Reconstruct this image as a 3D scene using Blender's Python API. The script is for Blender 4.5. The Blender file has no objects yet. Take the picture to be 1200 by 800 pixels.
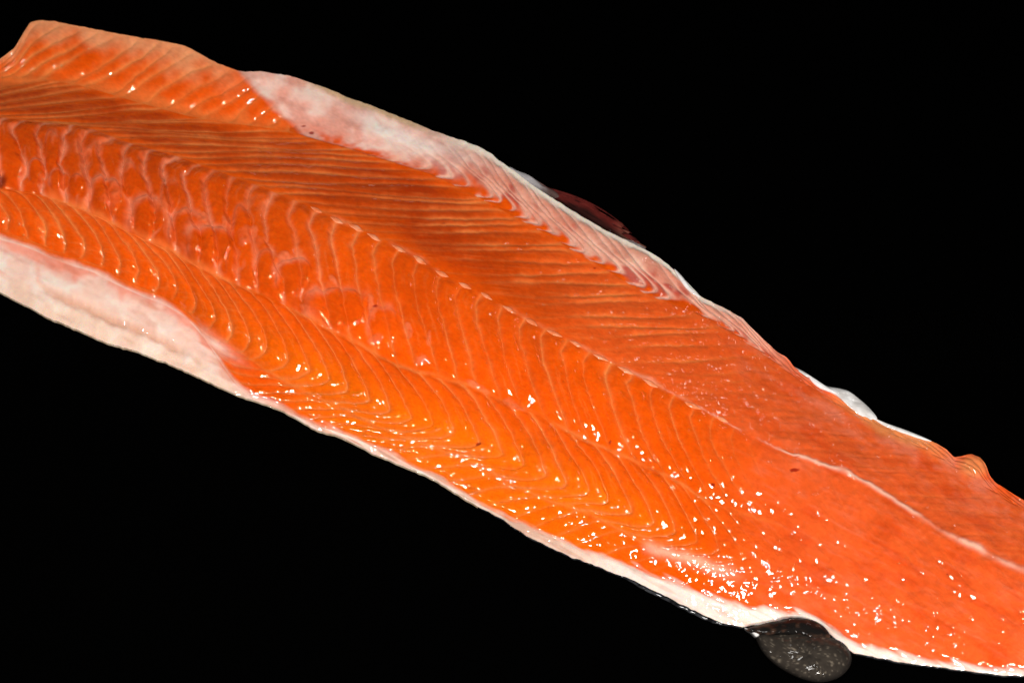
import bpy, math, random
import numpy as np
from mathutils import Vector, Matrix

sc = bpy.context.scene
col = sc.collection
random.seed(5)

# ------------------------------------------------------------------ camera
ELEV = math.radians(50.0)
DIST = 1.0
LENS = 60.0
TARGET = Vector((0.0, 0.0, 0.015))
cam_data = bpy.data.cameras.new("camera")
cam = bpy.data.objects.new("camera", cam_data)
col.objects.link(cam)
fwd = Vector((0, math.cos(ELEV), -math.sin(ELEV)))
cam.location = TARGET - fwd * DIST
cam.rotation_euler = fwd.to_track_quat('-Z', 'Y').to_euler()
cam_data.lens = LENS
cam_data.sensor_width = 36.0
cam_data.clip_start = 0.01
cam_data.clip_end = 50.0
cam_data.dof.use_dof = True
cam_data.dof.focus_distance = 0.97
cam_data.dof.aperture_fstop = 13.0
sc.camera = cam

# ------------------------------------------------------------------ world, light, exposure
world = bpy.data.worlds.new("World")
sc.world = world
world.use_nodes = True
bg = world.node_tree.nodes["Background"]
bg.inputs[0].default_value = (1.0, 0.93, 0.86, 1)
bg.inputs[1].default_value = 0.05


def area_light(name, loc, aim, size, power, colour):
    d = bpy.data.lights.new(name, 'AREA')
    d.shape = 'DISK'
    d.size = size
    d.energy = power
    d.color = colour
    o = bpy.data.objects.new(name, d)
    col.objects.link(o)
    o.location = loc
    o.rotation_euler = (Vector(aim) - Vector(loc)).to_track_quat('-Z', 'Y').to_euler()
    return o


area_light("key_lamp", (0.36, -0.72, 0.44), (0.06, -0.02, 0.0), 0.10, 5.4, (1.0, 0.95, 0.88))
area_light("side_lamp", (-0.50, -0.30, 0.60), (-0.20, 0.05, 0.0), 0.07, 2.5, (1.0, 0.95, 0.88))
area_light("top_glint_lamp", (0.01, -0.17, 0.77), (0.10, -0.12, 0.0), 0.12, 2.9, (1.0, 0.97, 0.93))  # added overhead to put glints on the wet near side
area_light("back_glint_lamp", (0.32, 0.50, 0.50), (0.10, 0.0, 0.0), 0.04, 0.05, (1.0, 0.97, 0.95))  # small lamp added behind, for glints along the tail seam

sc.view_settings.view_transform = 'Standard'
sc.view_settings.look = 'None'
sc.view_settings.exposure = 0.0
sc.view_settings.gamma = 1.0
sc.cycles.max_bounces = 6

# ------------------------------------------------------------------ plan -> place
# Curves were measured on the photograph in its own 1200 x 800 units; lift() lays a
# measured point at its real height above the table.
C0 = np.array(cam.location)
RX = np.array((1.0, 0, 0))
FW = np.array(fwd)
UP = np.cross(RX, FW)
HALF = 18.0 / LENS


def lift(x, y, h):
    x = np.asarray(x, float)
    y = np.asarray(y, float)
    a = (x - 600.0) / 600.0 * HALF
    b = -(y - 400.0) / 600.0 * HALF
    d = FW[None, :] + a.reshape(-1, 1) * RX + b.reshape(-1, 1) * UP
    t = (np.asarray(h, float).reshape(-1) - C0[2]) / d[:, 2]
    return C0[None, :] + d * t[:, None]


# ------------------------------------------------------------------ small maths
def smooth(a, b, v):
    t = np.clip((v - a) / (b - a), 0, 1)
    return t * t * (3 - 2 * t)


def gauss(v, s):
    return np.exp(-(v / s) ** 2)


def noise(x, y, scale, seed):
    rng = np.random.RandomState(seed)
    n = 256
    lat = rng.rand(n, n).astype(np.float32)
    u = np.asarray(x) / scale + 1000.0
    v = np.asarray(y) / scale + 1000.0
    iu = np.floor(u).astype(int)
    iv = np.floor(v).astype(int)
    fu = u - iu
    fv = v - iv
    fu = fu * fu * (3 - 2 * fu)
    fv = fv * fv * (3 - 2 * fv)
    i0, i1, j0, j1 = iu % n, (iu + 1) % n, iv % n, (iv + 1) % n
    return (lat[i0, j0] * (1 - fu) * (1 - fv) + lat[i1, j0] * fu * (1 - fv)
            + lat[i0, j1] * (1 - fu) * fv + lat[i1, j1] * fu * fv) * 2 - 1


def fbm(x, y, scale, seed, octaves=3):
    s, a, tot = 0, 1.0, 0
    for o in range(octaves):
        s = s + a * noise(x, y, scale / 2 ** o, seed + 17 * o)
        tot += a
        a *= 0.5
    return s / tot


def lin(r, g, b):
    c = np.array([r, g, b]) / 255.0
    return np.where(c <= 0.04045, c / 12.92, ((c + 0.055) / 1.055) ** 2.4)


def blur(a, k):
    if k < 1:
        return a
    w = np.hanning(2 * k + 3)[1:-1]
    w /= w.sum()
    p = np.pad(a, k, mode='edge')
    return np.convolve(p, w, 'valid')


# ------------------------------------------------------------------ guide curves along the fillet
STEP = 1.0
X0, X1 = -70.0, 1270.0
XS = np.arange(X0, X1 + 0.1, STEP)
NX = len(XS)


def guide(pts, k=6):
    p = np.array(pts, float)
    y = np.interp(XS, p[:, 0], p[:, 1])
    return blur(y, k)


edge_top = guide([(-70, 84), (-20, 77), (0, 71), (17, 58), (22, 50), (30, 37), (36, 28), (50, 25.5), (65, 26.5), (100, 34), (160, 45),
                  (200, 52), (218, 56), (235, 65), (255, 76), (278, 84), (310, 85.5), (340, 89), (360, 96), (390, 107), (410, 115),
                  (440, 126), (470, 138), (500, 150), (520, 157), (541, 164), (560, 172), (578, 181), (584, 188), (600, 199),
                  (620, 214), (640, 228), (660, 240), (680, 252), (700, 264), (730, 280), (755, 292), (770, 300), (785, 312),
                  (800, 325), (812, 339), (820, 347), (835, 355), (855, 365), (870, 374), (880, 386), (895, 400), (910, 413),
                  (921, 420), (930, 431), (945, 441), (960, 452), (975, 460), (990, 467), (1003, 475), (1018, 486), (1027, 492), (1040, 498),
                  (1075, 511), (1095, 520), (1108, 527), (1118, 537), (1125, 535.5), (1138, 534), (1147, 538), (1154, 547), (1159, 558), (1166, 567), (1180, 575),
                  (1200, 588), (1270, 635)], 2)
edge_bottom = guide([(-70, 303), (-40, 322), (0, 343), (30, 358), (50, 369), (90, 386), (115, 398), (160, 412), (200, 427), (230, 441), (260, 455),
                     (280, 464), (300, 470), (325, 479), (345, 489), (370, 503), (395, 511), (415, 519), (440, 532), (470, 545),
                     (500, 557), (530, 575), (560, 593), (590, 609), (620, 629), (650, 644), (690, 660), (740, 679),
                     (790, 703), (820, 718), (845, 729), (872, 734), (900, 730), (925, 724), (945, 725), (960, 731),
                     (972, 741), (985, 753), (1000, 765), (1030, 771), (1060, 776), (1100, 781), (1140, 786), (1175, 791),
                     (1200, 791), (1270, 800)], 3)
strip_top = guide([(-70, 262), (0, 280), (20, 286), (40, 293), (60, 302), (90, 312), (110, 318), (140, 335), (170, 348), (190, 355),
                   (215, 370), (232, 386), (248, 408), (262, 430), (275, 448), (288, 460), (300, 468), (345, 487), (370, 500), (415, 516),
                   (450, 531), (500, 552), (560, 584), (600, 605), (650, 628), (700, 650), (730, 661), (775, 674), (800, 687),
                   (830, 701), (850, 708), (880, 714), (920, 719), (945, 721), (960, 727), (972, 736), (990, 752), (1020, 760), (1060, 768),
                   (1100, 776), (1140, 782), (1180, 784), (1270, 792)], 2)
seam_low = guide([(-70, 262), (0, 280), (60, 302), (110, 318), (170, 348), (215, 368), (255, 396), (280, 412), (310, 434), (345, 454),
                  (370, 466), (400, 478), (440, 500), (470, 513), (510, 526), (545, 540), (580, 556), (610, 573), (650, 590),
                  (690, 603), (725, 620), (757, 639), (800, 655), (850, 672), (900, 690), (950, 705), (1000, 722), (1100, 752),
                  (1200, 770), (1270, 780)], 8)
groove = guide([(-70, 214), (0, 221), (20, 223), (50, 229), (80, 239), (105, 249), (130, 261), (155, 274), (180, 286), (200, 293),
                (225, 308), (245, 319), (270, 330), (290, 338), (310, 346), (330, 356), (355, 369), (370, 378), (390, 389),
                (420, 404), (450, 420), (500, 440), (545, 452), (580, 467), (625, 485), (675, 512), (700, 522), (725, 534),
                (760, 548), (800, 568), (830, 588), (860, 598), (900, 612), (950, 631), (1000, 651), (1100, 692), (1200, 730),
                (1270, 757)], 6)
crest = guide([(-70, 128), (0, 139), (40, 144), (90, 148), (115, 155), (140, 165), (180, 177), (205, 184), (240, 196), (290, 214),
               (310, 222), (350, 238), (370, 247), (393, 258), (418, 268), (440, 278), (470, 292), (495, 306), (518, 321),
               (545, 335), (570, 348), (597, 363), (623, 378), (650, 391), (675, 404), (700, 417), (732, 433), (765, 449),
               (810, 474), (845, 491), (875, 508), (905, 523), (940, 537), (975, 549), (1000, 559), (1040, 580), (1070, 600),
               (1110, 627), (1135, 640), (1165, 653), (1200, 670), (1270, 704)], 4)
valley = guide([(-70, 96), (0, 92), (60, 95), (100, 103), (160, 121), (220, 137), (280, 147), (340, 155), (400, 172), (450, 188),
                (500, 203), (540, 222), (590, 248), (640, 275), (675, 297), (715, 320), (755, 345), (815, 368), (858, 392),
                (900, 420), (930, 443), (960, 463), (1000, 488), (1050, 512), (1100, 538), (1150, 570), (1200, 600), (1270, 646)], 5)

wob = lambda s, a: a * fbm(XS, XS * 0 + 3, 14, s, 3)
edge_top = edge_top + wob(3, 1.0) + 0.3 * noise(XS, XS * 0, 4.5, 14)
edge_bottom = edge_bottom + wob(4, 1.4) + 0.5 * noise(XS, XS * 0, 4.5, 15)
strip_top = strip_top + 3.5 * smooth(985, 1010, XS) + 3.0 * smooth(740, 780, XS) * smooth(900, 870, XS)
strip_top = strip_top + 4.0 * fbm(XS, XS * 0, 60, 16, 2) * smooth(300, 360, XS) + 4.5 * smooth(440, 480, XS) * smooth(800, 740, XS)
strip_top = blur(np.minimum(strip_top, edge_bottom - 3.0), 10)
seam_low = blur(np.minimum(seam_low, strip_top - 9.0), 10)
valley = np.maximum(valley, edge_top + 5)
GUIDES = [edge_bottom, strip_top, seam_low, groove, crest, valley, edge_top]


def hguide(pts):
    p = np.array(pts, float)
    return blur(np.interp(XS, p[:, 0], p[:, 1]), 40) * 0.001


H = [hguide([(0, 2.6), (300, 2.4), (900, 2.5), (1200, 2.5)]),
     hguide([(0, 9), (200, 9), (300, 4.2), (500, 4.8), (700, 5.5), (1200, 4.5)]),
     hguide([(0, 9.4), (240, 9.2), (330, 8), (500, 10), (800, 11), (1200, 8)]),
     hguide([(0, 21), (400, 22), (800, 18.5), (1200, 12)]),
     hguide([(0, 31), (400, 31), (800, 25), (1200, 16)]),
     hguide([(0, 15), (200, 14), (400, 15), (700, 15), (1000, 11), (1200, 9)]),
     hguide([(-70, 19), (-20, 20), (60, 34), (200, 33), (300, 29), (400, 22), (600, 15), (800, 11), (1200, 7)])]
# bulge of the body between neighbouring guides (metres)
BULGE = [0.0008, 0.0010, 0.0030, 0.0034, 0.0005, 0.0015]
ROWS = [46, 44, 122, 122, 104, 84]
NB = 6

# ------------------------------------------------------------------ lines of fat between the flakes, band by band
rng = np.random.RandomState(11)
apex = [-160.0]
while apex[-1] < 1300:
    apex.append(apex[-1] + 24.5 * (1 + 0.16 * (rng.rand() - 0.5)))
apex = np.array(apex)
NL = len(apex)
foot = [-130.0]
while foot[-1] < 1300:
    foot.append(foot[-1] + (20.5 + 5.0 * smooth(150, 450, foot[-1])) * (1 + 0.18 * (rng.rand() - 0.5)))
foot = np.array(foot)
NF = len(foot)
jit = rng.rand(8, 200) - 0.5


def monotone(m):
    for k in range(1, m.shape[0]):
        m[k] = np.maximum(m[k], m[k - 1] + 2.0)
    return m


def lines_centre(t):                      # t = 0 at the groove, 1 at the crest
    q = 1 - t
    d_end = np.interp(apex, [0, 300, 450, 700, 800, 1000], [-8, 6, 20, 24, 46, 60])
    belly = np.interp(apex, [0, 300, 500, 800], [-13, -12, -9, -8])
    a = apex[:, None]
    x = a + belly[:, None] * np.minimum(q / 0.16, 1.0) ** 0.7 + (d_end - belly)[:, None] * np.maximum(q - 0.16, 0) ** 1.5 / 0.84 ** 1.5
    x = x + np.interp(apex, [0, 380, 520], [9, 9, 3.5])[:, None] * jit[0, :NL, None] * np.sin(q * 6 + 6 * jit[1, :NL, None]) * np.minimum(q * 3, 1)
    x = x + np.interp(apex, [0, 330, 480], [7, 7, 0])[:, None] * np.sin(np.clip((q - 0.5) / 0.5, 0, 1) * math.pi) * (0.6 + jit[2, :NL, None])
    return monotone(x)


def lines_far(t):                         # t = 0 at the crest, 1 at the valley: straight lines running along the view
    out = np.zeros((NL, len(t)))
    xx = np.arange(-200, 1700, 2.0)
    yc = np.interp(xx, XS, crest)
    yv = np.interp(xx, XS, valley)
    ycl = np.where(xx > X1, crest[-1] + (xx - X1) * 0.5, yc)
    yvl = np.where(xx > X1, valley[-1] + (xx - X1) * 0.6, yv)
    for k in range(NL):
        a = apex[k]
        s = np.interp(a, [-100, 60, 300, 700, 1000], [-0.16, 0.02, 0.05, -0.04, 0.06]) + 0.03 * jit[2, k]
        y = np.interp(a, xx, ycl) + s * (xx - a) + 2.0 * np.sin(xx / 40.0 + 6 * jit[3, k])
        tt = (ycl - y) / (ycl - yvl)
        m = xx >= a
        tx = np.maximum.accumulate(tt[m]) + np.arange(m.sum()) * 1e-5
        tx = tx - tx[0]
        out[k] = np.interp(t, tx, xx[m])
    return monotone(out)


def lines_upper(t):                       # t = 0 at the valley, 1 at the top edge
    base = np.arange(-140, 400, 24.0)
    k = len(base)
    lean = np.interp(base, [-100, 100, 330], [95, 88, 60])
    x = base[:, None] + lean[:, None] * t[None, :] ** 1.05 + 7 * jit[4, :k, None] + 4 * np.sin(3 * t[None, :] + 8 * jit[5, :k, None])
    ends = lines_far(np.array([0.98]))[:, 0]
    ends = ends[ends > 440]
    m = len(ends)                          # beyond the membrane the far lines loop back towards the head end
    x2 = ends[:, None] + 20 * np.sin(np.minimum(t[None, :] / 0.5, 1) * math.pi) - 62 * np.maximum(t[None, :] - 0.12, 0) ** 1.3 + 8 * jit[5, :m, None] * t[None, :]
    return monotone(np.concatenate([x, x2]))


def lines_near(t):                        # t = 0 at the lower seam, 1 at the groove
    q = 1 - t
    f = foot[:, None]
    reach = np.interp(foot, [0, 220, 330, 480, 700, 1000], [34, 44, 50, 46, 44, 50])[:, None]
    curl = np.interp(foot, [0, 250, 350, 450, 700], [0, 10, 48, 58, 60])[:, None]
    x = f + reach * (1 - (1 - np.minimum(q / 0.72, 1.0)) ** 1.7) - curl * np.maximum((q - 0.66) / 0.34, 0) ** 1.7
    x = x + 4 * jit[6, :NF, None] * np.sin(q * 6 + 6 * jit[7, :NF, None])
    return monotone(x)


def lines_rim(t):                         # t = 0 at the pale strip, 1 at the lower seam
    q = 1 - t
    end = lines_near(np.array([0.0]))[:, 0]
    lean = np.interp(end, [200, 400, 700, 1000], [70, 70, 60, 40])
    x = end[:, None] - lean[:, None] * q[None, :] ** 0.9
    return monotone(x)


FUNCS = [None, lines_rim, lines_near, lines_centre, lines_far, lines_upper]

PX, PY, PH, PB, PT, PHASE = [], [], [], [], [], []
for b in range(NB):
    n = ROWS[b]
    t = np.arange(n + (1 if b == NB - 1 else 0)) / n
    y0, y1, h0, h1 = GUIDES[b], GUIDES[b + 1], H[b], H[b + 1]
    for tv in t:
        y = y0 + (y1 - y0) * tv
        e = tv * tv * (3 - 2 * tv)
        prof = {0: tv, 1: tv, 2: tv ** 0.72, 3: tv ** 0.75, 4: e * 0.35 + tv * 0.65, 5: tv}[b]
        h = h0 + (h1 - h0) * prof + BULGE[b] * (1 - 0.75 * smooth(620, 850, XS)) * math.sin(math.pi * tv)
        PX.append(XS)
        PY.append(y)
        PH.append(h)
        PB.append(np.full(NX, b))
        PT.append(np.full(NX, tv))
    if FUNCS[b] is None:
        for tv in t:
            PHASE.append(np.zeros(NX))
    else:
        L = FUNCS[b](t)
        for i, tv in enumerate(t):
            xl = L[:, i]
            yr = GUIDES[b] + (GUIDES[b + 1] - GUIDES[b]) * tv
            warp = (3.0 + 3.5 * smooth(430, 330, XS) * (b == 3)) * fbm(XS, yr, 26, 301, 3) + 0.8 * noise(XS, yr, 5, 302)
            ph = np.interp(XS + warp, xl, np.arange(len(xl)))
            PHASE.append(ph)
X = np.array(PX)
Y = np.array(PY)
HB = np.array(PH)
B = np.array(PB)
T = np.array(PT)
PHS = np.array(PHASE)
NR = X.shape[0]

# smooth the coarse body so the guides leave no creases
def smooth_across(a, half):
    """smooth over a true distance across the fillet, however the rows are spaced"""
    w = np.hanning(int(4 * half) + 3)[1:-1]
    w /= w.sum()
    k = len(w) // 2
    out = np.empty_like(a)
    for c in range(NX):
        y = Y[::-1, c]
        yy = np.arange(y[0], y[-1] + 0.5, 0.5)
        v = np.interp(yy, y, a[::-1, c])
        v = np.pad(v, k, mode='reflect', reflect_type='odd') if len(v) > k else np.pad(v, k, mode='edge')
        out[:, c] = np.interp(Y[:, c], yy, np.convolve(v, w, 'valid')[:len(yy)])
    return out


HB_soft = smooth_across(HB, 30)
mix_soft = smooth(250, 450, X)
HB = smooth_across(HB, 17) * (1 - mix_soft) + HB_soft * mix_soft
kx = np.hanning(27)[1:-1]
kx /= kx.sum()
HB = np.stack([np.convolve(np.pad(r, 12, mode='edge'), kx, 'valid') for r in HB])

# true distance (in plan units) to the nearest line of fat: divide the x gap by the slope of the phase
gy, gx = np.gradient(PHS)
dyr = np.abs(np.gradient(Y, axis=0)) + 1e-3
gyy = gy / dyr
for b in range(NB):                        # no gradient across band borders
    r = np.where(B[:, 0] == b)[0]
    gyy[r[0]] = gyy[r[min(1, len(r) - 1)]]
    gyy[r[-1]] = gyy[r[-2]]
fr = PHS - np.round(PHS)
DL = np.abs(fr) / np.sqrt(gx ** 2 + np.clip(gyy, -1.5, 1.5) ** 2 + 1e-6)
DL = np.where(B == 0, 99.0, DL)
frac = PHS - np.floor(PHS)
lineid = np.round(PHS).astype(int) % 200
flakeid = np.floor(PHS).astype(int)

# ------------------------------------------------------------------ tissue masks
pillow = np.clip(4 * frac * (1 - frac), 0, 1) ** 0.6
tail = smooth(800, 960, X)
gape = smooth(470, 250, X) * (B == 3)
n_big = fbm(X, Y, 90, 21, 3)
n_mid = fbm(X, Y, 22, 31, 3)
n_fine = fbm(X, Y, 6, 41, 2)
# streaks that follow the flakes' fibres (along the body)
ax = X * 0.88 + Y * 0.47
ay = -X * 0.47 + Y * 0.88
fibre = fbm(ax / 9.0, ay, 2.4, 51, 2)
fibre_far = fbm(X / 14.0, Y - 0.08 * X, 2.2, 52, 2)
fibre_tail = fbm(ax / 5.0, ay, 4.0, 53, 3)

lv = np.random.RandomState(3).rand(6, 200)
wid = np.select([B == 1, B == 2, B == 3, B == 4, B == 5], [1.3, 1.4 + 0.7 * smooth(320, 100, X), 1.8 + 1.0 * gape, 1.35, 3.6], 1.0)
wid = wid + 2.6 * gape * np.clip(fbm(X, Y, 30, 62, 2) - 0.08, 0, 0.5) * 2
wid = wid * (0.75 + 0.5 * lv[0][lineid]) * (1 + 0.55 * n_mid)
amp = np.select([B == 1, B == 2, B == 3, B == 4, B == 5], [0.5, 0.62 + 0.3 * smooth(360, 200, X), 0.54 + 0.4 * gape, 0.7, 0.75], 0)
amp = amp * (0.6 + 0.55 * lv[1][lineid]) * np.clip(0.85 + 0.75 * fbm(X, Y, 34, 61, 2), 0.1, 1.3)
fade = np.select([B == 1, B == 2, B == 3, B == 4, B == 5],
                 [1 - 0.9 * smooth(650, 820, X), 1 - 0.92 * smooth(740, 900, X), 1 - 0.9 * smooth(780, 900, X),
                  1 - 0.85 * smooth(760, 880, X), np.ones_like(X)], 0)
fade = fade * np.where(B == 3, 0.35 + 0.65 * np.maximum(smooth(0.0, 0.22, T), smooth(500, 350, X)), 1)
fade = fade * np.where(B == 4, np.where(X < 900, 0.12 + 0.88 * np.maximum(smooth(0.2, 0.65, T + 0.2 * n_mid), smooth(520, 300, X)), 1), 1)
line = amp * fade * np.exp(-(DL / np.maximum(wid, 0.6)) ** 2)
halo = 0.28 * amp * fade * np.exp(-(DL / (3.4 * np.maximum(wid, 0.6))) ** 2)
DH = np.abs(np.abs(fr) - 0.5) / np.sqrt(gx ** 2 + np.clip(gyy, -1.5, 1.5) ** 2 + 1e-6)
minor = 0.30 * fade * ((B == 2) | (B == 3)) * gauss(DH + 4 * n_mid, 1.2) * np.clip(fbm(X, Y, 30, 66, 2) + 0.1, 0, 0.7)
line = np.clip(line + halo + minor, 0, 1)

# rounded ends of flakes that have come apart near the groove: x, y, rx, ry, lift
CAPS = [(44, 205, 8, 13, .8), (72, 216, 11, 11, .8), (124, 234, 19, 21, 1.0), (90, 222, 9, 12, .7), (170, 258, 20, 23, 1.0), (222, 272, 21, 20, .7), (244, 289, 25, 22, 1.2),
        (313, 314, 13, 18, .7), (342, 326, 20, 21, 1.0), (395, 362, 38, 24, .9), (448, 385, 16, 24, .5), (62, 182, 8, 22, .5), (152, 215, 9, 20, .5), (200, 232, 10, 18, .5), (284, 268, 11, 22, .6)]
cap = np.zeros_like(X)
caprim = np.zeros_like(X)
n_cap = fbm(X, Y, 20, 67, 3)
for (px, py, rx, ry, hg) in CAPS:
    m = (np.abs(X - px) < 70) & (np.abs(Y - py) < 70) & (B == 3)
    u, v = (X[m] - px) / rx, (Y[m] - py) / ry
    q = (np.abs(u) ** 2.4 + np.abs(v) ** 2.4) ** (1 / 2.4) + 0.30 * n_cap[m]
    ins = smooth(1.06, 0.94, q)
    cap[m] = cap[m] * (1 - ins) + hg * (0.55 + 0.45 * np.clip(1 - q * q, 0, 1)) * ins
    line[m] = line[m] * (1 - 0.75 * ins)
    caprim[m] = np.maximum(caprim[m] * (1 - 0.9 * smooth(0.95, 0.85, q)), hg * gauss(q - 0.96, 0.2) * smooth(-0.35, 0.55, -(0.55 * u + 0.85 * v)) * np.clip(0.8 + 1.2 * n_mid[m], 0, 1))
gi = np.interp
yc = lambda g: gi(X, XS, g)
# seams that run along the body
d_groove = (Y - yc(groove))
d_crest = (Y - yc(crest))
d_low = (Y - yc(seam_low))
seam = 0.65 * gauss(d_groove + 4 * n_mid, 2.4 + 1.6 * smooth(500, 200, X)) * np.clip(0.6 + 1.2 * fbm(X, Y, 40, 71, 2), 0, 1) * smooth(1000, 860, X)
seam = seam + 0.5 * gauss(d_low + 1.5 * n_mid, 2.0) * smooth(262, 290, X) * smooth(900, 740, X) * np.clip(0.7 + 1.0 * fbm(X, Y, 30, 72, 2), 0, 1)
lat = 1.1 * gauss(d_crest + 3.0 * n_mid, 1.7 + 1.9 * smooth(900, 1150, X) + 1.2 * n_mid) * smooth(640, 900, X) * np.clip(0.5 + 0.35 * smooth(950, 1060, X) + 1.1 * fbm(X, Y, 26, 73, 2), 0, 1)

# pale strip on the near edge
strip = (B == 0).astype(float)
wedge = np.clip(gauss(np.hypot((X - 250) * 0.8, (Y - 402 - 0.6 * (X - 250)) * 2.0) + 10 * n_mid, 17) * 1.2, 0, 1) * (B <= 2)
strip = strip * np.where(X > 300, 1, smooth(-8, 14, Y - yc(strip_top) + 9 * n_mid + 6 * fbm(X, Y, 9, 89, 2)))
strip = np.maximum(strip, 0.75 * wedge)
strip = np.maximum(strip, smooth(7, -3, yc(strip_top) - Y + 4 * n_mid + 5 * fbm(ax / 6, ay, 5, 86, 2) * smooth(280, 420, X)) * (B <= 1))
# torn pink patches between the raised flakes: x, y, rx, ry, turn
PATCH = [(135, 232, 12, 15, .3), (182, 252, 18, 12, -.3), (214, 256, 15, 7, -.6), (238, 262, 10, 6, -.5), (266, 270, 7, 16, -.3), (293, 284, 15, 13, .2),
         (335, 305, 14, 9, -.5), (393, 335, 6, 22, -.6), (63, 172, 6, 12, .2), (106, 182, 8, 13, .4), (150, 200, 8, 12, .5), (92, 212, 8, 12, .3), (112, 216, 9, 12, .4),
         (30, 180, 5, 16, 0), (436, 365, 5, 14, -.2), (478, 385, 5, 12, -.2), (503, 397, 4, 9, 0), (494, 424, 10, 8, 0), (440, 398, 10, 7, -.4),
         (610, 481, 18, 6, .5), (560, 455, 24, 5, .5), (355, 362, 10, 4, .7)]
patch = np.zeros_like(X)
n_pat = fbm(X, Y, 15, 65, 3)
for (px, py, rx, ry, an) in PATCH:
    m = (np.abs(X - px) < 60) & (np.abs(Y - py) < 60)
    dx, dy = X[m] - px, Y[m] - py
    u = (dx * math.cos(an) + dy * math.sin(an)) / rx
    v = (-dx * math.sin(an) + dy * math.cos(an)) / ry
    q = np.sqrt(u * u + v * v) + 1.0 * n_pat[m] + 0.3 * n_fine[m]
    patch[m] = np.maximum(patch[m], smooth(1.0, 0.3, q))
# long pale streak near the tail's lower edge
ds = (Y - (640 + (X - 757) * 0.34))
streak = np.clip(gauss(ds + 5 * n_mid, 7) * smooth(748, 765, X) * smooth(880, 830, X), 0, 1)

# membrane, pink muscle and rim of the far edge
d_top = (Y - yc(edge_top))
xb = 278 + (1 - T) * 70
memb = np.where(B == 5, smooth(-6, 12, X - xb + 8 * n_mid) * smooth(640, 500, X + 90 * (1 - T)), 0)
pinkz = np.where(B == 5, smooth(470, 540, X + 60 * (1 - T)) * smooth(960, 840, X) * smooth(-0.06, 0.14, T + 0.3 * n_mid - 0.26 * pillow + 0.1), 0)
rim = np.where(B == 5, smooth(480, 560, X) * smooth(900, 800, X) * smooth(14 - 0.02 * (X - 500), 3, d_top + 4 * n_mid), 0)
palefar = np.where(B == 5, smooth(0.42, 0.98, T + 0.3 * n_mid) * smooth(300, 240, X), 0)
waxy = np.where(B >= 4, smooth(960, 1000, X) * smooth(1125, 1080, X) * smooth(22, 8, d_top + 3 * n_mid), 0)

valpale = np.where(B == 5, smooth(0.28, 0.0, T + 0.25 * n_mid) * smooth(360, 300, X), 0)
fringe = np.where(B == 5, smooth(0.35, 0.02, T) * smooth(320, 400, X) * smooth(900, 800, X), 0)
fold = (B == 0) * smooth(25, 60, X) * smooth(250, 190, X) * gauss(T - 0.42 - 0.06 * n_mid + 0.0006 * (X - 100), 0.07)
# ------------------------------------------------------------------ tissue colours
S = X.shape


def mix(c, target, m):
    m = np.clip(m, 0, 1)[..., None]
    return c * (1 - m) + target * m


orange = lin(236, 86, 0)
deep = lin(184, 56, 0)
amber = lin(255, 122, 0)
salmon = lin(227, 93, 42)
C = np.broadcast_to(orange, S + (3,)).copy()
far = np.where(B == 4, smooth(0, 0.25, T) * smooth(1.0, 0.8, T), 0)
C = mix(C, deep, 0.4 * smooth(-0.2, 0.8, n_big) + 0.7 * far * smooth(760, 500, X) + 0.45 * (B == 3) * smooth(420, 180, X))  # random tone, plus shade painted into the far slope and dim left centre
C = mix(C, amber, 0.5 * (B == 1) * smooth(300, 420, X) * smooth(800, 600, X))
C = mix(C, amber, 0.55 * (B == 2) * smooth(0.9, 0.2, T) * smooth(150, 420, X) * smooth(860, 700, X))
C = mix(C, salmon, 0.75 * tail )
C = mix(C, salmon, 0.5 * (B == 4) * smooth(560, 760, X))
# every flake its own slight tint
tint = (np.random.RandomState(8).rand(8, 200)[B, flakeid % 200] - 0.5)
C = C * (1 + 0.12 * tint * (1 - tail))[..., None]
fat = lin(240, 128, 62)
fatpink = lin(238, 138, 102)
C = mix(C, fat, line * (B != 5) * (1 - 0.6 * gape))
C = mix(C, fatpink, np.clip(line - 0.12, 0, 1) * 1.0 * gape)
C = mix(C, fat, line * (B == 5) * (X < 340))
C = mix(C, fat, seam)
fib = np.select([B == 4, B <= 3], [fibre_far, fibre], fibre)
C = mix(C, fat, 0.16 * np.clip(fib, 0, 1) * (1 - tail) * np.where(B == 4, 1.7, 0.6))
cross = fbm(X / 16.0, Y - 0.12 * X, 1.9, 58, 2)
C = mix(C, fat, 0.38 * np.clip(cross - 0.15, 0, 1) * (B == 2) * smooth(460, 200, X))
bonehalo = gauss(d_crest + 1.5 * n_mid, 3.2) * smooth(330, 400, X) * smooth(900, 820, X) * np.clip(0.25 + fbm(X, Y, 16, 59, 2), 0, 1)
C = mix(C, lin(240, 140, 96), 0.8 * bonehalo)
C = mix(C, lin(236, 126, 92), 0.38 * np.clip(fibre_tail, 0, 1) * tail)
pale_glare = tail * np.clip(fbm(ax / 2.2, ay, 11, 57, 3) + 0.15, 0, 1) * smooth(0.3, 0.9, np.where(B == 4, T, np.where(B == 5, 1, 0.45 + 0.2 * n_big)))  # pale pink streaks towards the far edge, with glare painted in
C = mix(C, lin(210, 66, 12), 0.5 * tail * smooth(-0.05, 0.5, fbm(ax / 3.2, ay, 14, 56, 4)))
C = mix(C, lin(234, 134, 106), 0.75 * pale_glare)
C = mix(C, lin(240, 142, 108), np.clip(caprim, 0, 1) * 0.6)
C = mix(C, lin(236, 120, 78), patch * (1 - 0.6 * np.clip(cap, 0, 1)) * (0.6 + 0.4 * n_fine))
C = mix(C, lin(246, 180, 156), lat)
C = mix(C, lin(246, 176, 150), streak * 0.85)
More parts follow.
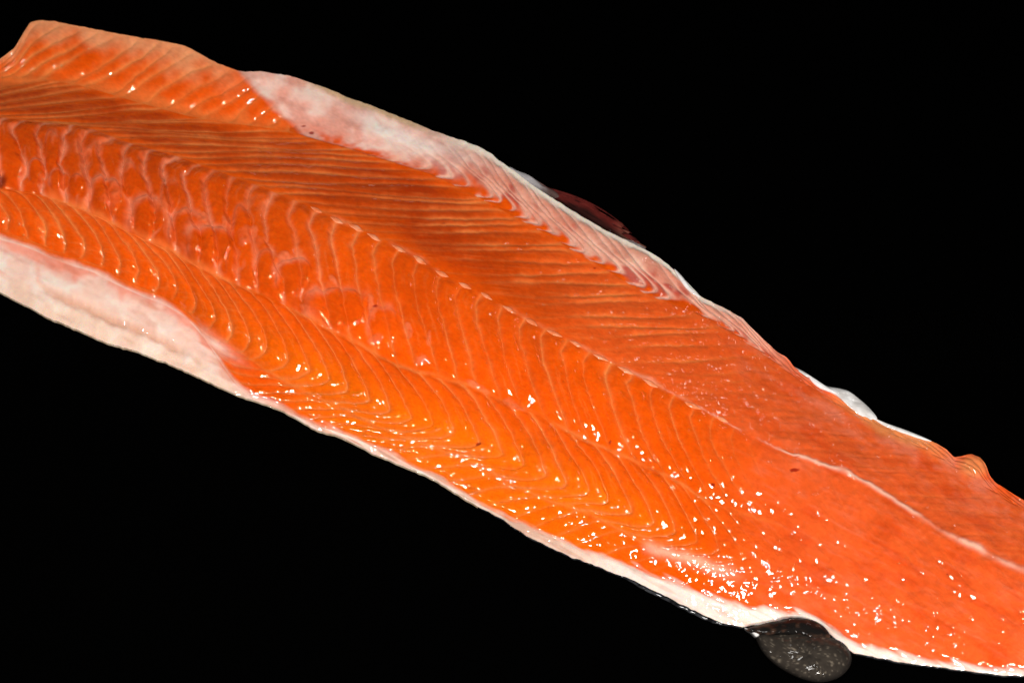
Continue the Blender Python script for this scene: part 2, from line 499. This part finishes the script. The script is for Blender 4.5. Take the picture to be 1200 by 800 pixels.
# far edge
C = mix(C, lin(238, 158, 110), palefar * 0.9)
pk = mix(np.broadcast_to(lin(222, 124, 98), S + (3,)).copy(), lin(246, 188, 166), np.clip(0.38 + 0.5 * line + 0.45 * n_mid, 0, 1))
pk = mix(pk, lin(186, 70, 58), 0.85 * smooth(0.5, 0.95, pillow) * smooth(0.75, 0.35, T + 0.25 * n_mid) * smooth(-0.15, 0.3, fbm(X, Y, 20, 81, 2)))
C = mix(C, pk, pinkz)
mb = mix(np.broadcast_to(lin(234, 164, 146), S + (3,)).copy(), lin(247, 208, 195), smooth(-0.3, 0.6, n_mid + 0.5 * n_big))
mb = mix(mb, lin(214, 140, 122), 0.45 * smooth(0.1, 0.7, fbm(ax / 4, ay, 9, 83, 2)))
C = mix(C, fat, valpale * 0.6)
C = mix(C, mb, memb * (1 - fringe * smooth(-0.25, 0.35, fbm(X / 2.4, Y, 9, 88, 3) + 0.25 * line)))
C = mix(C, lin(206, 170, 136), memb * smooth(11, 3, d_top + 3 * n_mid) * smooth(340, 390, X) * smooth(520, 480, X))
C = mix(C, lin(246, 226, 218), memb * 0.8 * gauss(d_top - 20 - 5 * n_mid, 9) * smooth(390, 440, X))
C = mix(C, lin(196, 132, 112), 0.6 * memb * smooth(330, 290, X) * smooth(12, 4, d_top))
C = mix(C, lin(250, 232, 216), rim)
C = mix(C, lin(240, 148, 88), waxy * 0.8)
# near strip
st = mix(np.broadcast_to(lin(250, 206, 190), S + (3,)).copy(), lin(252, 226, 214), smooth(-0.4, 0.5, n_mid))
st = mix(st, lin(226, 150, 122), 0.6 * smooth(0.15, 0.7, fbm(ax / 5, ay, 8, 85, 2)))
st = mix(st, lin(242, 212, 188), 0.5 * smooth(0.55, 0.1, T + 0.3 * n_mid) * (B == 0) * smooth(330, 250, X))
C = mix(C, st, strip)
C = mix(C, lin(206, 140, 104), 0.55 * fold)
C = mix(C, lin(236, 118, 84), strip * 0.7 * smooth(0.7, 1.0, T + 0.35 * n_mid) * (B == 0) * smooth(330, 250, X))
C = mix(C, lin(206, 160, 140), strip * 0.8 * smooth(0.0, 0.5, fbm(ax / 9, ay, 4, 87, 2)) * smooth(300, 420, X))
C = mix(C, lin(222, 190, 172), strip * smooth(480, 600, X) * 0.8)
C = mix(C, lin(238, 224, 216), strip * smooth(660, 740, X) * 0.8)
C = mix(C, lin(206, 150, 128), 0.35 * strip * smooth(0.0, 0.5, fbm(ax / 9, ay, 4, 87, 2)) * smooth(300, 420, X))
# blood spots
for (px, py, rx, ry) in [(365, 156, 3.5, 2), (356, 148, 5, 1.2), (440, 362, 4, 2.5), (715, 518, 2, 4), (562, 521, 3, 2), (931, 552, 7, 3), (936, 536, 6, 1.8),
                         (835, 570, 2, 2), (697, 316, 2, 1.2), (753, 333, 4, 1.6), (787, 680, 2, 2), (249, 284, 2, 1), (410, 553, 2, 1), (1110, 673, 3, 2)]:
    m = (np.abs(X - px) < 25) & (np.abs(Y - py) < 25)
    q = np.sqrt(((X[m] - px) / rx / 0.8) ** 2 + ((Y[m] - py) / ry / 0.8) ** 2) + 0.5 * n_fine[m]
    C[m] = mix(C[m], lin(146, 20, 8), 0.85 * smooth(1.2, 0.3, q + 0.8 * n_fine[m]))
m = (X < 30) & (np.abs(Y - 213) < 30)
hole = smooth(1.2, 0.6, np.sqrt(((X + 4) / 13.0) ** 2 + ((Y - 213) / 8.0) ** 2))
C = mix(C, lin(120, 30, 10), 0.85 * hole)  # hollow at the left end: its darkness is painted over a shallow dip
bead = smooth(1.25, 0.4, np.sqrt(((X - 1140) / 19.0) ** 2 + ((Y - 548) / 15.0) ** 2) + 0.2 * n_mid)
C = mix(C, lin(222, 136, 82), 0.8 * bead)
grain = noise(ax / 2.2, ay, 1.7, 45)
C = C * (1 + 0.07 * grain * (1 - 0.6 * tail) * (1 - 0.7 * strip) + 0.09 * n_fine + 0.08 * n_mid + 0.10 * n_big)[..., None]
C = np.clip(C, 0.001, 0.95)

# ------------------------------------------------------------------ relief
flesh = 1 - np.clip(strip + memb + rim, 0, 1)
pillow = np.clip(4 * frac * (1 - frac), 0, 1) ** 0.6
rel = np.zeros_like(X)
kf = np.select([B == 1, B == 2, B == 3, B == 4, B == 5], [0.0008, 0.0024, 0.0021, 0.0013, 0.0012], 0)
taper = smooth(0, 0.10, T) * smooth(1.0, 0.90, T)
rel += (taper * kf * pillow * fade + (1 - taper * fade) * 0.0012) * flesh
rel += 0.0028 * taper * gape * (np.minimum((1 - frac) / 0.2, 1) - 0.75 * (1 - frac)) * (0.4 + lv[2][flakeid % 200])
rel += 0.0018 * cap
rel += 0.0005 * patch * (1 + 0.8 * n_fine)
rel += 0.0012 * n_big * 0.5 + 0.00055 * n_mid * (0.6 + 0.7 * tail) + 0.00017 * n_fine * (1 - 0.7 * strip) + 0.0002 * gape * n_fine
rel += 0.00016 * fibre_far * (B == 4) * taper + 0.00016 * fibre_tail * tail
rel += 0.0004 * lat * tail + 0.0002 * lat
rel += 0.0008 * memb * fbm(ax / 3, ay, 14, 91, 2) + 0.0012 * strip * fbm(ax / 4, ay, 10, 92, 2) * smooth(330, 300, X) - 0.0022 * fold
bead = smooth(1.25, 0.4, np.sqrt(((X - 1140) / 19.0) ** 2 + ((Y - 548) / 15.0) ** 2) + 0.2 * n_mid)
peb = fbm(X, Y, 11, 47, 2)
spark = gauss(d_crest + 9, 13) * smooth(840, 890, X) + 0.8 * smooth(560, 640, X) * smooth(760, 640, X + 0 * Y) * (B == 2) + 0.9 * gauss(d_low + 14, 30) * smooth(620, 760, X) + 0.6 * tail * (B >= 2) * (B <= 3)
rel += 0.00055 * np.clip(spark, 0, 1.2) * peb + 0.00004 * np.clip(spark, 0, 1.2) * n_fine
rel += 0.0005 * np.clip(memb + rim, 0, 1) * smooth(430, 480, X) * smooth(620, 580, X) * peb
rel += 0.0018 * bead
rel += -0.0012 * gauss(d_groove, 5) * smooth(700, 300, X) - 0.0015 * hole
rel = smooth_across(rel, 1.6)
edgefall = smooth(0, 14, np.minimum(yc(edge_bottom) - Y, 99)) * 0.75 + 0.25
HT = HB + rel * edgefall
P = lift(X.ravel(), Y.ravel(), HB.ravel()).reshape(S + (3,))
P[..., 2] = np.maximum(HT, 0.0012)

if 0:
    for (qx, qy) in ((870, 650), (760, 600), (1000, 560), (600, 480), (380, 215)):
        cc = int(qx - X0)
        rr_ = int(np.argmin(np.abs(Y[:, cc] - qy)))
        a = P[rr_ - 25, cc]; b_ = P[rr_ + 25, cc]; c_ = P[rr_, cc - 30]; d_ = P[rr_, cc + 30]
        nn = np.cross(d_ - c_, b_ - a); nn /= np.linalg.norm(nn)
        nn *= np.sign(nn[2])
        pp = P[rr_, cc]
        vv = C0 - pp
        vv /= np.linalg.norm(vv)
        ll = 2 * nn.dot(vv) * nn - vv
        print("GL", qx, qy, pp.round(3), nn.round(2), (pp + 0.75 * ll).round(3))
# normals of the whole surface (so that neighbouring pieces shade as one skin of flesh)
gu = np.gradient(P, axis=1)
gv = np.gradient(P, axis=0)
N = np.cross(gu, gv)
N /= np.linalg.norm(N, axis=-1, keepdims=True) + 1e-12
N[N[..., 2] < 0] *= -1

# ------------------------------------------------------------------ materials
def new_mat(name):
    m = bpy.data.materials.new(name)
    m.use_nodes = True
    nt = m.node_tree
    return m, nt, nt.nodes["Principled BSDF"]


def wet(name, colour=None, sss=True, rough=0.55, coat=1.0, coat_rough=0.03, bump=1.0, spec=0.0, dark=None, sc1=135.0, grain=260):
    m, nt, p = new_mat(name)
    tc = nt.nodes.new("ShaderNodeTexCoord")
    if colour is None:
        at = nt.nodes.new("ShaderNodeAttribute")
        at.attribute_name = "tissue"
        base = at.outputs["Color"]
    else:
        nz = nt.nodes.new("ShaderNodeTexNoise")
        nz.inputs["Scale"].default_value = grain
        nz.inputs["Detail"].default_value = 5
        nt.links.new(tc.outputs["Object"], nz.inputs["Vector"])
        rp = nt.nodes.new("ShaderNodeValToRGB")
        rp.color_ramp.elements[0].position = 0.35
        rp.color_ramp.elements[1].position = 0.68
        c2 = dark if dark is not None else np.array(colour) * 0.7
        rp.color_ramp.elements[0].color = tuple(c2) + (1,)
        rp.color_ramp.elements[1].color = tuple(colour) + (1,)
        nt.links.new(nz.outputs["Fac"], rp.inputs["Fac"])
        base = rp.outputs["Color"]
    nt.links.new(base, p.inputs["Base Color"])
    p.inputs["Roughness"].default_value = rough
    p.inputs["Specular IOR Level"].default_value = spec
    if colour is None and sss:
        p.inputs["Subsurface Weight"].default_value = 0.35
        p.inputs["Subsurface Radius"].default_value = (1.0, 0.45, 0.2)
        p.inputs["Subsurface Scale"].default_value = 0.0022
    p.inputs["Coat Weight"].default_value = coat
    p.inputs["Coat Roughness"].default_value = coat_rough
    p.inputs["Coat IOR"].default_value = 1.5
    n0 = nt.nodes.new("ShaderNodeTexNoise")
    n0.inputs["Scale"].default_value = sc1 * 3.1
    n0.inputs["Detail"].default_value = 1.0
    nt.links.new(tc.outputs["Object"], n0.inputs["Vector"])
    b0 = nt.nodes.new("ShaderNodeBump")
    b0.inputs["Distance"].default_value = 0.00007 * bump
    nt.links.new(n0.outputs["Fac"], b0.inputs["Height"])
    n1 = nt.nodes.new("ShaderNodeTexNoise")
    n1.inputs["Scale"].default_value = sc1
    n1.inputs["Detail"].default_value = 1.2
    n1.inputs["Roughness"].default_value = 0.55
    nt.links.new(tc.outputs["Object"], n1.inputs["Vector"])
    b1 = nt.nodes.new("ShaderNodeBump")
    b1.inputs["Strength"].default_value = 1.0
    b1.inputs["Distance"].default_value = 0.0012 * bump
    nt.links.new(n1.outputs["Fac"], b1.inputs["Height"])
    nt.links.new(b0.outputs["Normal"], b1.inputs["Normal"])
    nt.links.new(b1.outputs["Normal"], p.inputs["Coat Normal"])
    n2 = nt.nodes.new("ShaderNodeTexNoise")
    n2.inputs["Scale"].default_value = 700
    n2.inputs["Detail"].default_value = 3
    nt.links.new(tc.outputs["Object"], n2.inputs["Vector"])
    b2 = nt.nodes.new("ShaderNodeBump")
    b2.inputs["Strength"].default_value = 0.5
    b2.inputs["Distance"].default_value = 0.0004
    nt.links.new(n2.outputs["Fac"], b2.inputs["Height"])
    nt.links.new(b2.outputs["Normal"], p.inputs["Normal"])
    return m


M_FLESH = wet("wet_flesh")
M_SKIN = wet("fish_skin", colour=lin(60, 62, 66), dark=lin(16, 16, 18), rough=0.3, bump=0.6)
M_PALESKIN = wet("pale_belly_skin", colour=lin(232, 214, 190), dark=lin(196, 166, 136), rough=0.4, bump=0.6)
M_FIN = wet("dark_fin", colour=lin(74, 67, 59), dark=lin(44, 40, 36), rough=0.5, coat=0.9, bump=0.22, grain=800)
M_FINDARK = wet("black_fin_root", colour=lin(38, 34, 33), dark=lin(12, 11, 11), rough=0.8, bump=0.35, coat=0.1)
M_MAROON = wet("maroon_fin", colour=lin(92, 30, 28), dark=lin(40, 14, 14), rough=0.5, coat=0.6, bump=0.5)
M_RAY = wet("fin_ray_tissue", colour=lin(104, 38, 34), dark=lin(58, 20, 19), rough=0.5, coat=0.6, bump=0.4)
M_GREYFIN = wet("grey_fin_root", colour=lin(200, 192, 190), dark=lin(140, 128, 128), rough=0.5, coat=0.6, bump=0.4)
M_BONE = wet("bone_sheath", colour=lin(246, 160, 118), dark=lin(240, 120, 66), rough=0.4, bump=0.4)
M_WHITE = wet("white_skin", colour=lin(248, 248, 250), dark=lin(214, 210, 208), grain=140, rough=0.35, bump=0.5)
M_BEAD = wet("amber_fat", colour=lin(208, 94, 44), dark=lin(198, 78, 30), rough=0.3, bump=0.4)
M_FINTISSUE = wet("fin_tissue", sss=False, rough=0.5, coat=0.22, coat_rough=0.06, bump=0.7)
m, nt, p = new_mat("black_cloth")
p.inputs["Base Color"].default_value = (0.0004, 0.0004, 0.0004, 1)
p.inputs["Roughness"].default_value = 1.0
p.inputs["Specular IOR Level"].default_value = 0.0
M_BLACK = m

# ------------------------------------------------------------------ object builders
def mesh_object(name, verts, faces, material, parent, normals=None, colours=None):
    me = bpy.data.meshes.new(name)
    verts = np.asarray(verts, np.float32)
    if isinstance(faces, np.ndarray):
        nf, w = faces.shape
        me.vertices.add(len(verts))
        me.vertices.foreach_set("co", verts.ravel())
        me.loops.add(nf * w)
        me.loops.foreach_set("vertex_index", faces.astype(np.int32).ravel())
        me.polygons.add(nf)
        me.polygons.foreach_set("loop_start", np.arange(0, nf * w, w, dtype=np.int32))
        me.update(calc_edges=True)
    else:
        me.from_pydata(verts.tolist(), [], faces)
        me.update()
    me.polygons.foreach_set("use_smooth", np.ones(len(me.polygons), bool))
    if colours is not None:
        a = me.attributes.new("tissue", 'FLOAT_COLOR', 'POINT')
        a.data.foreach_set("color", np.concatenate([colours, np.ones((len(colours), 1))], 1).astype(np.float32).ravel())
    me.materials.append(material)
    if normals is not None:
        me.normals_split_custom_set_from_vertices(normals.tolist())
    o = bpy.data.objects.new(name, me)
    col.objects.link(o)
    if parent:
        o.parent = parent
    return o


# the table
g = 3.0
table = mesh_object("table_surface", [(-g, -g, 0), (g, -g, 0), (g, g, 0), (-g, g, 0)], [(0, 1, 2, 3)], M_BLACK, None)
table["kind"] = "structure"

fillet = bpy.data.objects.new("fish_fillet", None)
col.objects.link(fillet)
fillet.empty_display_size = 0.05
fillet["label"] = "long raw orange fish fillet, flesh side up, lying diagonally on the black surface"
fillet["category"] = "fish fillet"

# ------------------------------------------------------------------ cut the flesh into its flakes
lab = np.zeros((NR - 1, NX - 1), int)
Bc, Xc, Pc, Tc = B[:-1, :-1], X[:-1, :-1], flakeid[:-1, :-1], T[:-1, :-1]
lab = np.where(Bc == 0, 1, lab)
lab = np.where((Bc == 1) | (Bc == 2), 1000 + Pc, lab)
lab = np.where((Bc == 3) | (Bc == 4), 2000 + Pc, lab)
lab = np.where(Bc == 5, 3000 + Pc, lab)
lab = np.where((Bc == 5) & (memb[:-1, :-1] > 0.5), 2, lab)
lab = np.where((Bc == 5) & (rim[:-1, :-1] > 0.5), 2, lab)
lab = np.where((Bc <= 1) & (strip[:-1, :-1] > 0.5), 1, lab)
lab = np.where((Bc >= 1) & (Bc <= 5) & (Xc > 885 + 30 * n_big[:-1, :-1]) & (lab > 2), 3, lab)
lab = np.where((lat[:-1, :-1] > 0.45) & (Xc > 860) & (np.abs(d_crest[:-1, :-1]) < 6), 4, lab)
lab = np.where((streak[:-1, :-1] > 0.45) & (lab > 2), 5, lab)
NAMES = {1: ("belly_strip", "pale pink fat strip along the near edge"), 2: ("belly_membrane", "whitish membrane on the far edge"),
         3: ("tail_flesh", "smooth salmon pink flesh of the tail end"), 4: ("lateral_seam", "pale pink line along the tail end"),
         5: ("fat_streak", "pale pink streak near the lower edge")}
# scraps too small to be a flake join the piece beside them
def pieces(mask_lab):
    par = np.arange(mask_lab.size).reshape(mask_lab.shape)
    while True:
        new = par.copy()
        for sl_a, sl_b in (((slice(None), slice(1, None)), (slice(None), slice(None, -1))), ((slice(1, None), slice(None)), (slice(None, -1), slice(None)))):
            same = mask_lab[sl_a] == mask_lab[sl_b]
            lo = np.minimum(new[sl_a], new[sl_b])
            new[sl_a] = np.where(same, lo, new[sl_a])
            new[sl_b] = np.where(same, np.minimum(lo, new[sl_b]), new[sl_b])
        new = new.ravel()[new.ravel()].reshape(par.shape)
        new = new.ravel()[new.ravel()].reshape(par.shape)
        if np.array_equal(new, par):
            return par
        par = new


fresh = 9000
for _ in range(6):
    comp = pieces(lab)
    ids, inv_, cnt = np.unique(comp, return_inverse=True, return_counts=True)
    inv_ = inv_.reshape(comp.shape)
    biggest = {}
    for i_, c_ in zip(ids, cnt):
        l_ = int(lab.ravel()[i_])
        if c_ > biggest.get(l_, (0, 0))[0]:
            biggest[l_] = (c_, i_)
    keep = np.zeros(len(ids), bool)
    for n_, (i_, c_) in enumerate(zip(ids, cnt)):
        l_ = int(lab.ravel()[i_])
        keep[n_] = c_ >= 60 and biggest[l_][1] == i_
        if c_ >= 500 and not keep[n_]:
            fresh += 1
            NAMES[fresh] = NAMES.get(l_, ("muscle_flake", None))
            lab[comp == i_] = fresh
            keep[n_] = True
    bad = ~keep[inv_]
    if not bad.any():
        break
    for _k in range(400):
        if not bad.any():
            break
        src = np.where(bad, -1, lab)
        for ax_, sh in ((1, 1), (1, -1), (0, 1), (0, -1)):
            r_ = np.roll(src, sh, ax_)
            r_[(0 if sh > 0 else -1) if ax_ == 0 else slice(None), slice(None) if ax_ == 0 else (0 if sh > 0 else -1)] = -1
            take = bad & (r_ >= 0)
            lab = np.where(take, r_, lab)
            src = np.where(take, r_, src)
            bad = bad & ~take
idx = np.arange(NR * NX).reshape(NR, NX)
quads = np.stack([idx[:-1, :-1], idx[:-1, 1:], idx[1:, 1:], idx[1:, :-1]], -1).reshape(-1, 4)
labf = lab.ravel()
order = np.argsort(labf, kind='stable')
labs, starts = np.unique(labf[order], return_index=True)
starts = list(starts) + [len(order)]
Pf, Nf, Cf = P.reshape(-1, 3), N.reshape(-1, 3), C.reshape(-1, 3)
for i, l in enumerate(labs):
    q = quads[order[starts[i]:starts[i + 1]]]
    u, inv = np.unique(q, return_inverse=True)
    nm, lb = NAMES.get(l, ("muscle_flake", None))
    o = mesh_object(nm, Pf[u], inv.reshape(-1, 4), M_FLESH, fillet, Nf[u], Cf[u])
    if lb:
        o["label"] = lb

# ------------------------------------------------------------------ skin: rolls over the edges and closes the underside
def skin_ring(e, outward, bulge, n_prof=7):
    """e: edge points (n,3). Rounds down from the flesh edge to the table, bulging outward."""
    rows = []
    for j in range(n_prof):
        a = j / (n_prof - 1)
        p = e.copy()
        p[:, 2] = e[:, 2] * (1 - a) + 0.0008 * a - (0.0003 if j == 0 else 0)
        p += outward * bulge[:, None] * math.sin(math.pi * min(a * 0.75 + 0.1, 1.0))
        rows.append(p)
    return rows


def out_dir(e, sign):
    t = np.gradient(e, axis=0)
    o = np.stack([t[:, 1], -t[:, 0], t[:, 0] * 0], -1) * sign
    return o / (np.linalg.norm(o, axis=1, keepdims=True) + 1e-9)


e0, e1 = P[0].copy(), P[-1].copy()
k = 2
e0s, e1s = e0[::k], e1[::k]
xk = XS[::k]
r0 = skin_ring(e0s, out_dir(e0s, 1), 0.0001 + 0.0018 * smooth(715, 760, xk) * smooth(860, 830, xk))
r1 = skin_ring(e1s, out_dir(e1s, -1), np.full(len(xk), 0.0003))
rows = [r0[j] for j in range(len(r0))]
under = [r0[-1] * (1 - a) + r1[-1] * a for a in (0.1, 0.3, 0.5, 0.7, 0.9)]
allrows = rows + under + r1[::-1]
n = len(e0s)
V = np.concatenate(allrows)
F = []
for j in range(len(allrows) - 1):
    for i in range(n - 1):
        F.append((j * n + i, (j + 1) * n + i, (j + 1) * n + i + 1, j * n + i + 1))
F = np.array(F)
xm = np.tile(XS[::k][:-1], len(allrows) - 1)
jr = np.repeat(np.arange(len(allrows) - 1), n - 1)
pale = ((xm < 560) & (jr < 9)) | (jr >= 9)
for nm, msk, mt, lb in (("dark_skin", ~pale, M_SKIN, "dark grey skin showing below the near edge"),
                        ("pale_skin", pale, M_PALESKIN, "cream coloured skin at the head end and far edge")):
    q = F[msk]
    u, inv = np.unique(q, return_inverse=True)
    o = mesh_object(nm, V[u], inv.reshape(-1, 4), mt, fillet)
    o["label"] = lb

# ------------------------------------------------------------------ lobes: fins, flap, bead
def lobe(name, outline, h_edge, h_top, material, parent, label=None, rings=14, power=0.5, seed=0, rough=0.0, sub=6, paint=None):
    """A closed, inflated body over a measured outline: flat below, domed above."""
    o = np.array(outline, float)
    pts = []
    m = len(o)
    for i in range(m):                      # Catmull-Rom
        p0, p1, p2, p3 = o[i - 1], o[i], o[(i + 1) % m], o[(i + 2) % m]
        for s in range(sub):
            t = s / sub
            pts.append(0.5 * (2 * p1 + (p2 - p0) * t + (2 * p0 - 5 * p1 + 4 * p2 - p3) * t * t + (3 * p1 - p0 - 3 * p2 + p3) * t ** 3))
    pts = np.array(pts)
    c = pts.mean(0)
    n = len(pts)
    Vv = []
    Cc = []
    for r in range(rings + 1):
        f = 1 - r / rings if r < rings else 0.0
        f = math.sin(f * math.pi / 2)
        q = c + (pts - c) * max(f, 0.004)
        hh = h_edge + (h_top - h_edge) * max(1 - f * f, 0) ** power
        hv = np.full(n, hh) + rough * fbm(q[:, 0], q[:, 1], 12, 100 + seed, 3) * (1 - f ** 4)
        Vv.append(lift(q[:, 0], q[:, 1], np.maximum(hv, 0.0006)))
        if paint:
            Cc.append(paint(f, q[:, 0], q[:, 1]))
    low = Vv[0].copy()
    low[:, 2] = np.maximum(low[:, 2] - 0.0025, 0.0006)
    cl = low.mean(0)
    Vv = [cl + (low - cl) * 0.02, cl + (low - cl) * 0.9] + Vv
    Vv = np.concatenate(Vv)
    Ff = []
    R = len(Vv) // n
    for j in range(R - 1):
        for i in range(n):
            Ff.append((j * n + i, j * n + (i + 1) % n, (j + 1) * n + (i + 1) % n, (j + 1) * n + i))
    Ff.append(tuple(range((R - 1) * n, R * n)))
    ob = mesh_object(name, Vv, Ff, material, parent, None, np.concatenate([Cc[0], Cc[0]] + Cc) if paint else None)
    if label:
        ob["label"] = label
    return ob


def paint_lobe(f, x, y):
    n = len(x)
    k = np.clip(0.6 + 0.35 * fbm(x, y, 4, 201, 2) + 0.35 * fbm(x, y, 22, 202, 2), 0, 1) * smooth(1.0, 0.80, np.full(n, f))
    c = mix(np.broadcast_to(lin(34, 31, 29), (n, 3)).copy(), lin(60, 54, 48), k)
    return mix(c, lin(128, 118, 104), 0.9 * smooth(0.5, 0.8, noise(x, y, 2.2, 203)) * k)


def paint_root(f, x, y):
    n = len(x)
    return mix(np.broadcast_to(lin(24, 22, 21), (n, 3)).copy(), lin(70, 50, 40), smooth(0.1, 0.7, fbm(x, y, 6, 204, 2)))


def paint_pelvic(f, x, y):
    n = len(x)
    ex = np.interp(x, [635, 686, 705, 740, 757], [217, 235, 249, 274, 290])
    d = y - ex
    c = mix(np.broadcast_to(lin(50, 24, 22), (n, 3)).copy(), lin(108, 38, 34), smooth(13, 2, d + 3 * fbm((x + y) / 9, y - 0.62 * x, 2.0, 205, 2)))
    c = mix(c, lin(120, 88, 72), 0.7 * smooth(715, 745, x))
    c = mix(c, lin(150, 134, 130), 0.6 * smooth(650, 630, x))
    return mix(c, lin(22, 14, 14), 0.7 * smooth(0.1, 0.6, fbm((x + y) / 10, y - 0.62 * x, 2.4, 206, 2)))


def paint_grey(f, x, y):
    n = len(x)
    return mix(np.broadcast_to(lin(206, 202, 206), (n, 3)).copy(), lin(96, 76, 72), smooth(618, 645, x + 6 * fbm(x, y, 8, 207, 2)))


fin = lobe("adipose_fin", [(887, 742), (890, 758), (903, 774), (922, 787), (943, 796), (962, 799), (982, 794), (995, 782), (998, 768),
                           (990, 754), (976, 747), (958, 741), (935, 739), (910, 740)], 0.0020, 0.0110, M_FINTISSUE, fillet,
           "rounded dark grey speckled fin lobe at the near edge", seed=1, rough=0.0010, rings=30, sub=10, paint=paint_lobe)
lobe("fin_root", [(874, 737), (895, 730), (915, 726), (935, 723.5), (952, 726), (966, 734), (973, 746), (960, 750), (940, 745), (915, 744), (892, 744)],
     0.004, 0.0085, M_FINTISSUE, fin, "black fold where the rounded fin joins the body", seed=2, rough=0.0012, rings=18, paint=paint_root)
lobe("fin_tab", [(872, 735), (884, 738), (900, 739), (893, 743), (886, 746), (880, 741)], 0.003, 0.006, M_WHITE, fin, seed=3)

pel = lobe("pelvic_fin", [(619, 206), (635, 217), (646, 222), (670, 229), (686, 234.5), (696, 241), (705, 249), (717, 256), (727, 260), (731, 264), (729, 268),
                          (738, 272), (735, 275), (742, 279), (749, 284), (744, 287), (757, 289), (752, 293), (738, 293), (715, 284), (690, 270), (665, 254), (640, 238), (622, 222)],
           0.004, 0.0065, M_FINTISSUE, fillet, "ragged dark maroon fin lying behind the far edge", seed=4, power=0.4, rough=0.0012, rings=26, sub=8, paint=paint_pelvic)
lobe("fin_root", [(597, 196), (606, 200), (619, 205), (628, 211), (637, 218), (650, 224), (655, 231), (642, 232), (625, 222), (610, 211)], 0.006, 0.0080, M_FINTISSUE, pel,
     "greyish white root of the fin", seed=5, rough=0.0006, rings=16, paint=paint_grey)
for k in range(4):
    f = (k + 0.3 * math.sin(5 * k)) / 4.0 + 0.08
    a = np.array((640 + 10 * f, 220 + 12 * f))
    mid = np.array((695 + 3 * f, 238 + 26 * f))
    e = np.array((735 + 20 * f, 268 + 22 * f))
    tt = np.linspace(0, 1, 14)[:, None]
    c = (1 - tt) ** 2 * a + 2 * tt * (1 - tt) * (2 * mid - 0.5 * (a + e)) + tt ** 2 * e
    w = 1.3 * (1 - 0.8 * tt[:, 0])
    pts = np.concatenate([c + np.stack([w * 0.4, -w], -1), (c - np.stack([w * 0.4, -w], -1))[::-1]])
    n = 14
    hh = 0.0055 + 0.0004 * np.sin(np.linspace(0, 3.14, n))
    top = lift(c[:, 0], c[:, 1], hh + 0.0002)
    l = lift(pts[:n, 0], pts[:n, 1], hh)
    r = lift(pts[n:, 0][::-1], pts[n:, 1][::-1], hh)
    Vv = np.concatenate([l, top, r])
    Ff = np.array([(j * n + i, j * n + i + 1, (j + 1) * n + i + 1, (j + 1) * n + i) for j in range(2) for i in range(n - 1)])
    mesh_object("fin_ray", Vv, Ff, M_RAY, pel)

for tip in ([(728, 274), (738, 275), (750, 284), (744, 284)], [(730, 280), (742, 283), (757, 291), (744, 290)], [(720, 279), (732, 285), (748, 292), (733, 290)]):
    lobe("fin_tip", tip, 0.006, 0.0068, M_GREYFIN if tip[2][0] == 757 else M_RAY, pel, seed=11, sub=4, rings=4)
lobe("skin_flap", [(928, 429), (940, 434), (956, 444), (969, 452), (985, 455), (996, 459), (1008, 468), (1019, 478), (1028, 490), (1020, 493), (1006, 487), (994, 476),
                   (978, 463), (960, 455), (945, 444), (934, 436)], 0.0095, 0.0125, M_WHITE, fillet, "glossy white flap of skin on the far edge", seed=6, sub=8, rough=0.0016, rings=20)
lobe("skin_flap", [(1022, 489), (1040, 496), (1060, 503), (1080, 511), (1092, 517), (1078, 514), (1060, 508), (1040, 501)], 0.0095, 0.0105, M_WHITE, fillet,
     "thin white sliver of skin on the far edge", seed=7, sub=4)
lobe("skin_flap", [(790, 315), (798, 322), (806, 332), (814, 342), (821, 348), (814, 346), (804, 338), (796, 327)], 0.0125, 0.0140, M_WHITE, fillet,
     "small white rim of skin on the far edge", seed=8, sub=4)

# ------------------------------------------------------------------ pin bone sheaths along the crest
def surf(px, py):
    """height of the flesh at a measured plan point"""
    c = int(np.clip(round((px - X0) / STEP), 0, NX - 1))
    colY = Y[:, c][::-1]
    colH = HT[:, c][::-1]
    return float(np.interp(py, colY, colH))


BONES = [(371, 246, 10, 3), (394, 258, 11, 3.6), (417, 267, 12, 4.5), (438, 278, 11, 3.6), (468, 292, 12, 3.2), (492, 305, 12, 4), (518, 321, 10, 3.6), (545, 335, 10, 3.6),
         (570, 347, 10, 3.2), (597, 363, 11, 3.4), (623, 378, 10, 4.6), (650, 391, 12, 3.6), (675, 403, 10, 3.4), (704, 419, 12, 3.0), (733, 434, 13, 3.2),
         (762, 449, 13, 3.6), (811, 475, 14, 3.8), (846, 491, 10, 3.2)]
for (px, py, ln, w) in BONES:
    c = int(round((px - X0) / STEP))
    an = math.atan2(crest[c + 12] - crest[c - 12], 24.0) + random.uniform(-0.1, 0.1)
    Vv, Ff = [], []
    n, mseg = 9, 10
    for i in range(n):
        u = -1 + 2 * i / (n - 1)
        rr = max((1 - abs(u) ** 1.7), 0.02)
        for j in range(mseg):
            th = 2 * math.pi * j / mseg
            dx = u * ln * 0.85
            dy = rr * w * 0.8 * math.cos(th)
            x = px + dx * math.cos(an) - dy * math.sin(an)
            y = py + dx * math.sin(an) + dy * math.cos(an)
            z = surf(px + dx * math.cos(an), py + dx * math.sin(an)) + (0.0006 * rr * math.sin(th)) + 0.0001
            Vv.append(lift(x, y, z)[0])
    for i in range(n - 1):
        for j in range(mseg):
            Ff.append((i * mseg + j, i * mseg + (j + 1) % mseg, (i + 1) * mseg + (j + 1) % mseg, (i + 1) * mseg + j))
    mesh_object("pin_bone", Vv, Ff, M_BONE, fillet)
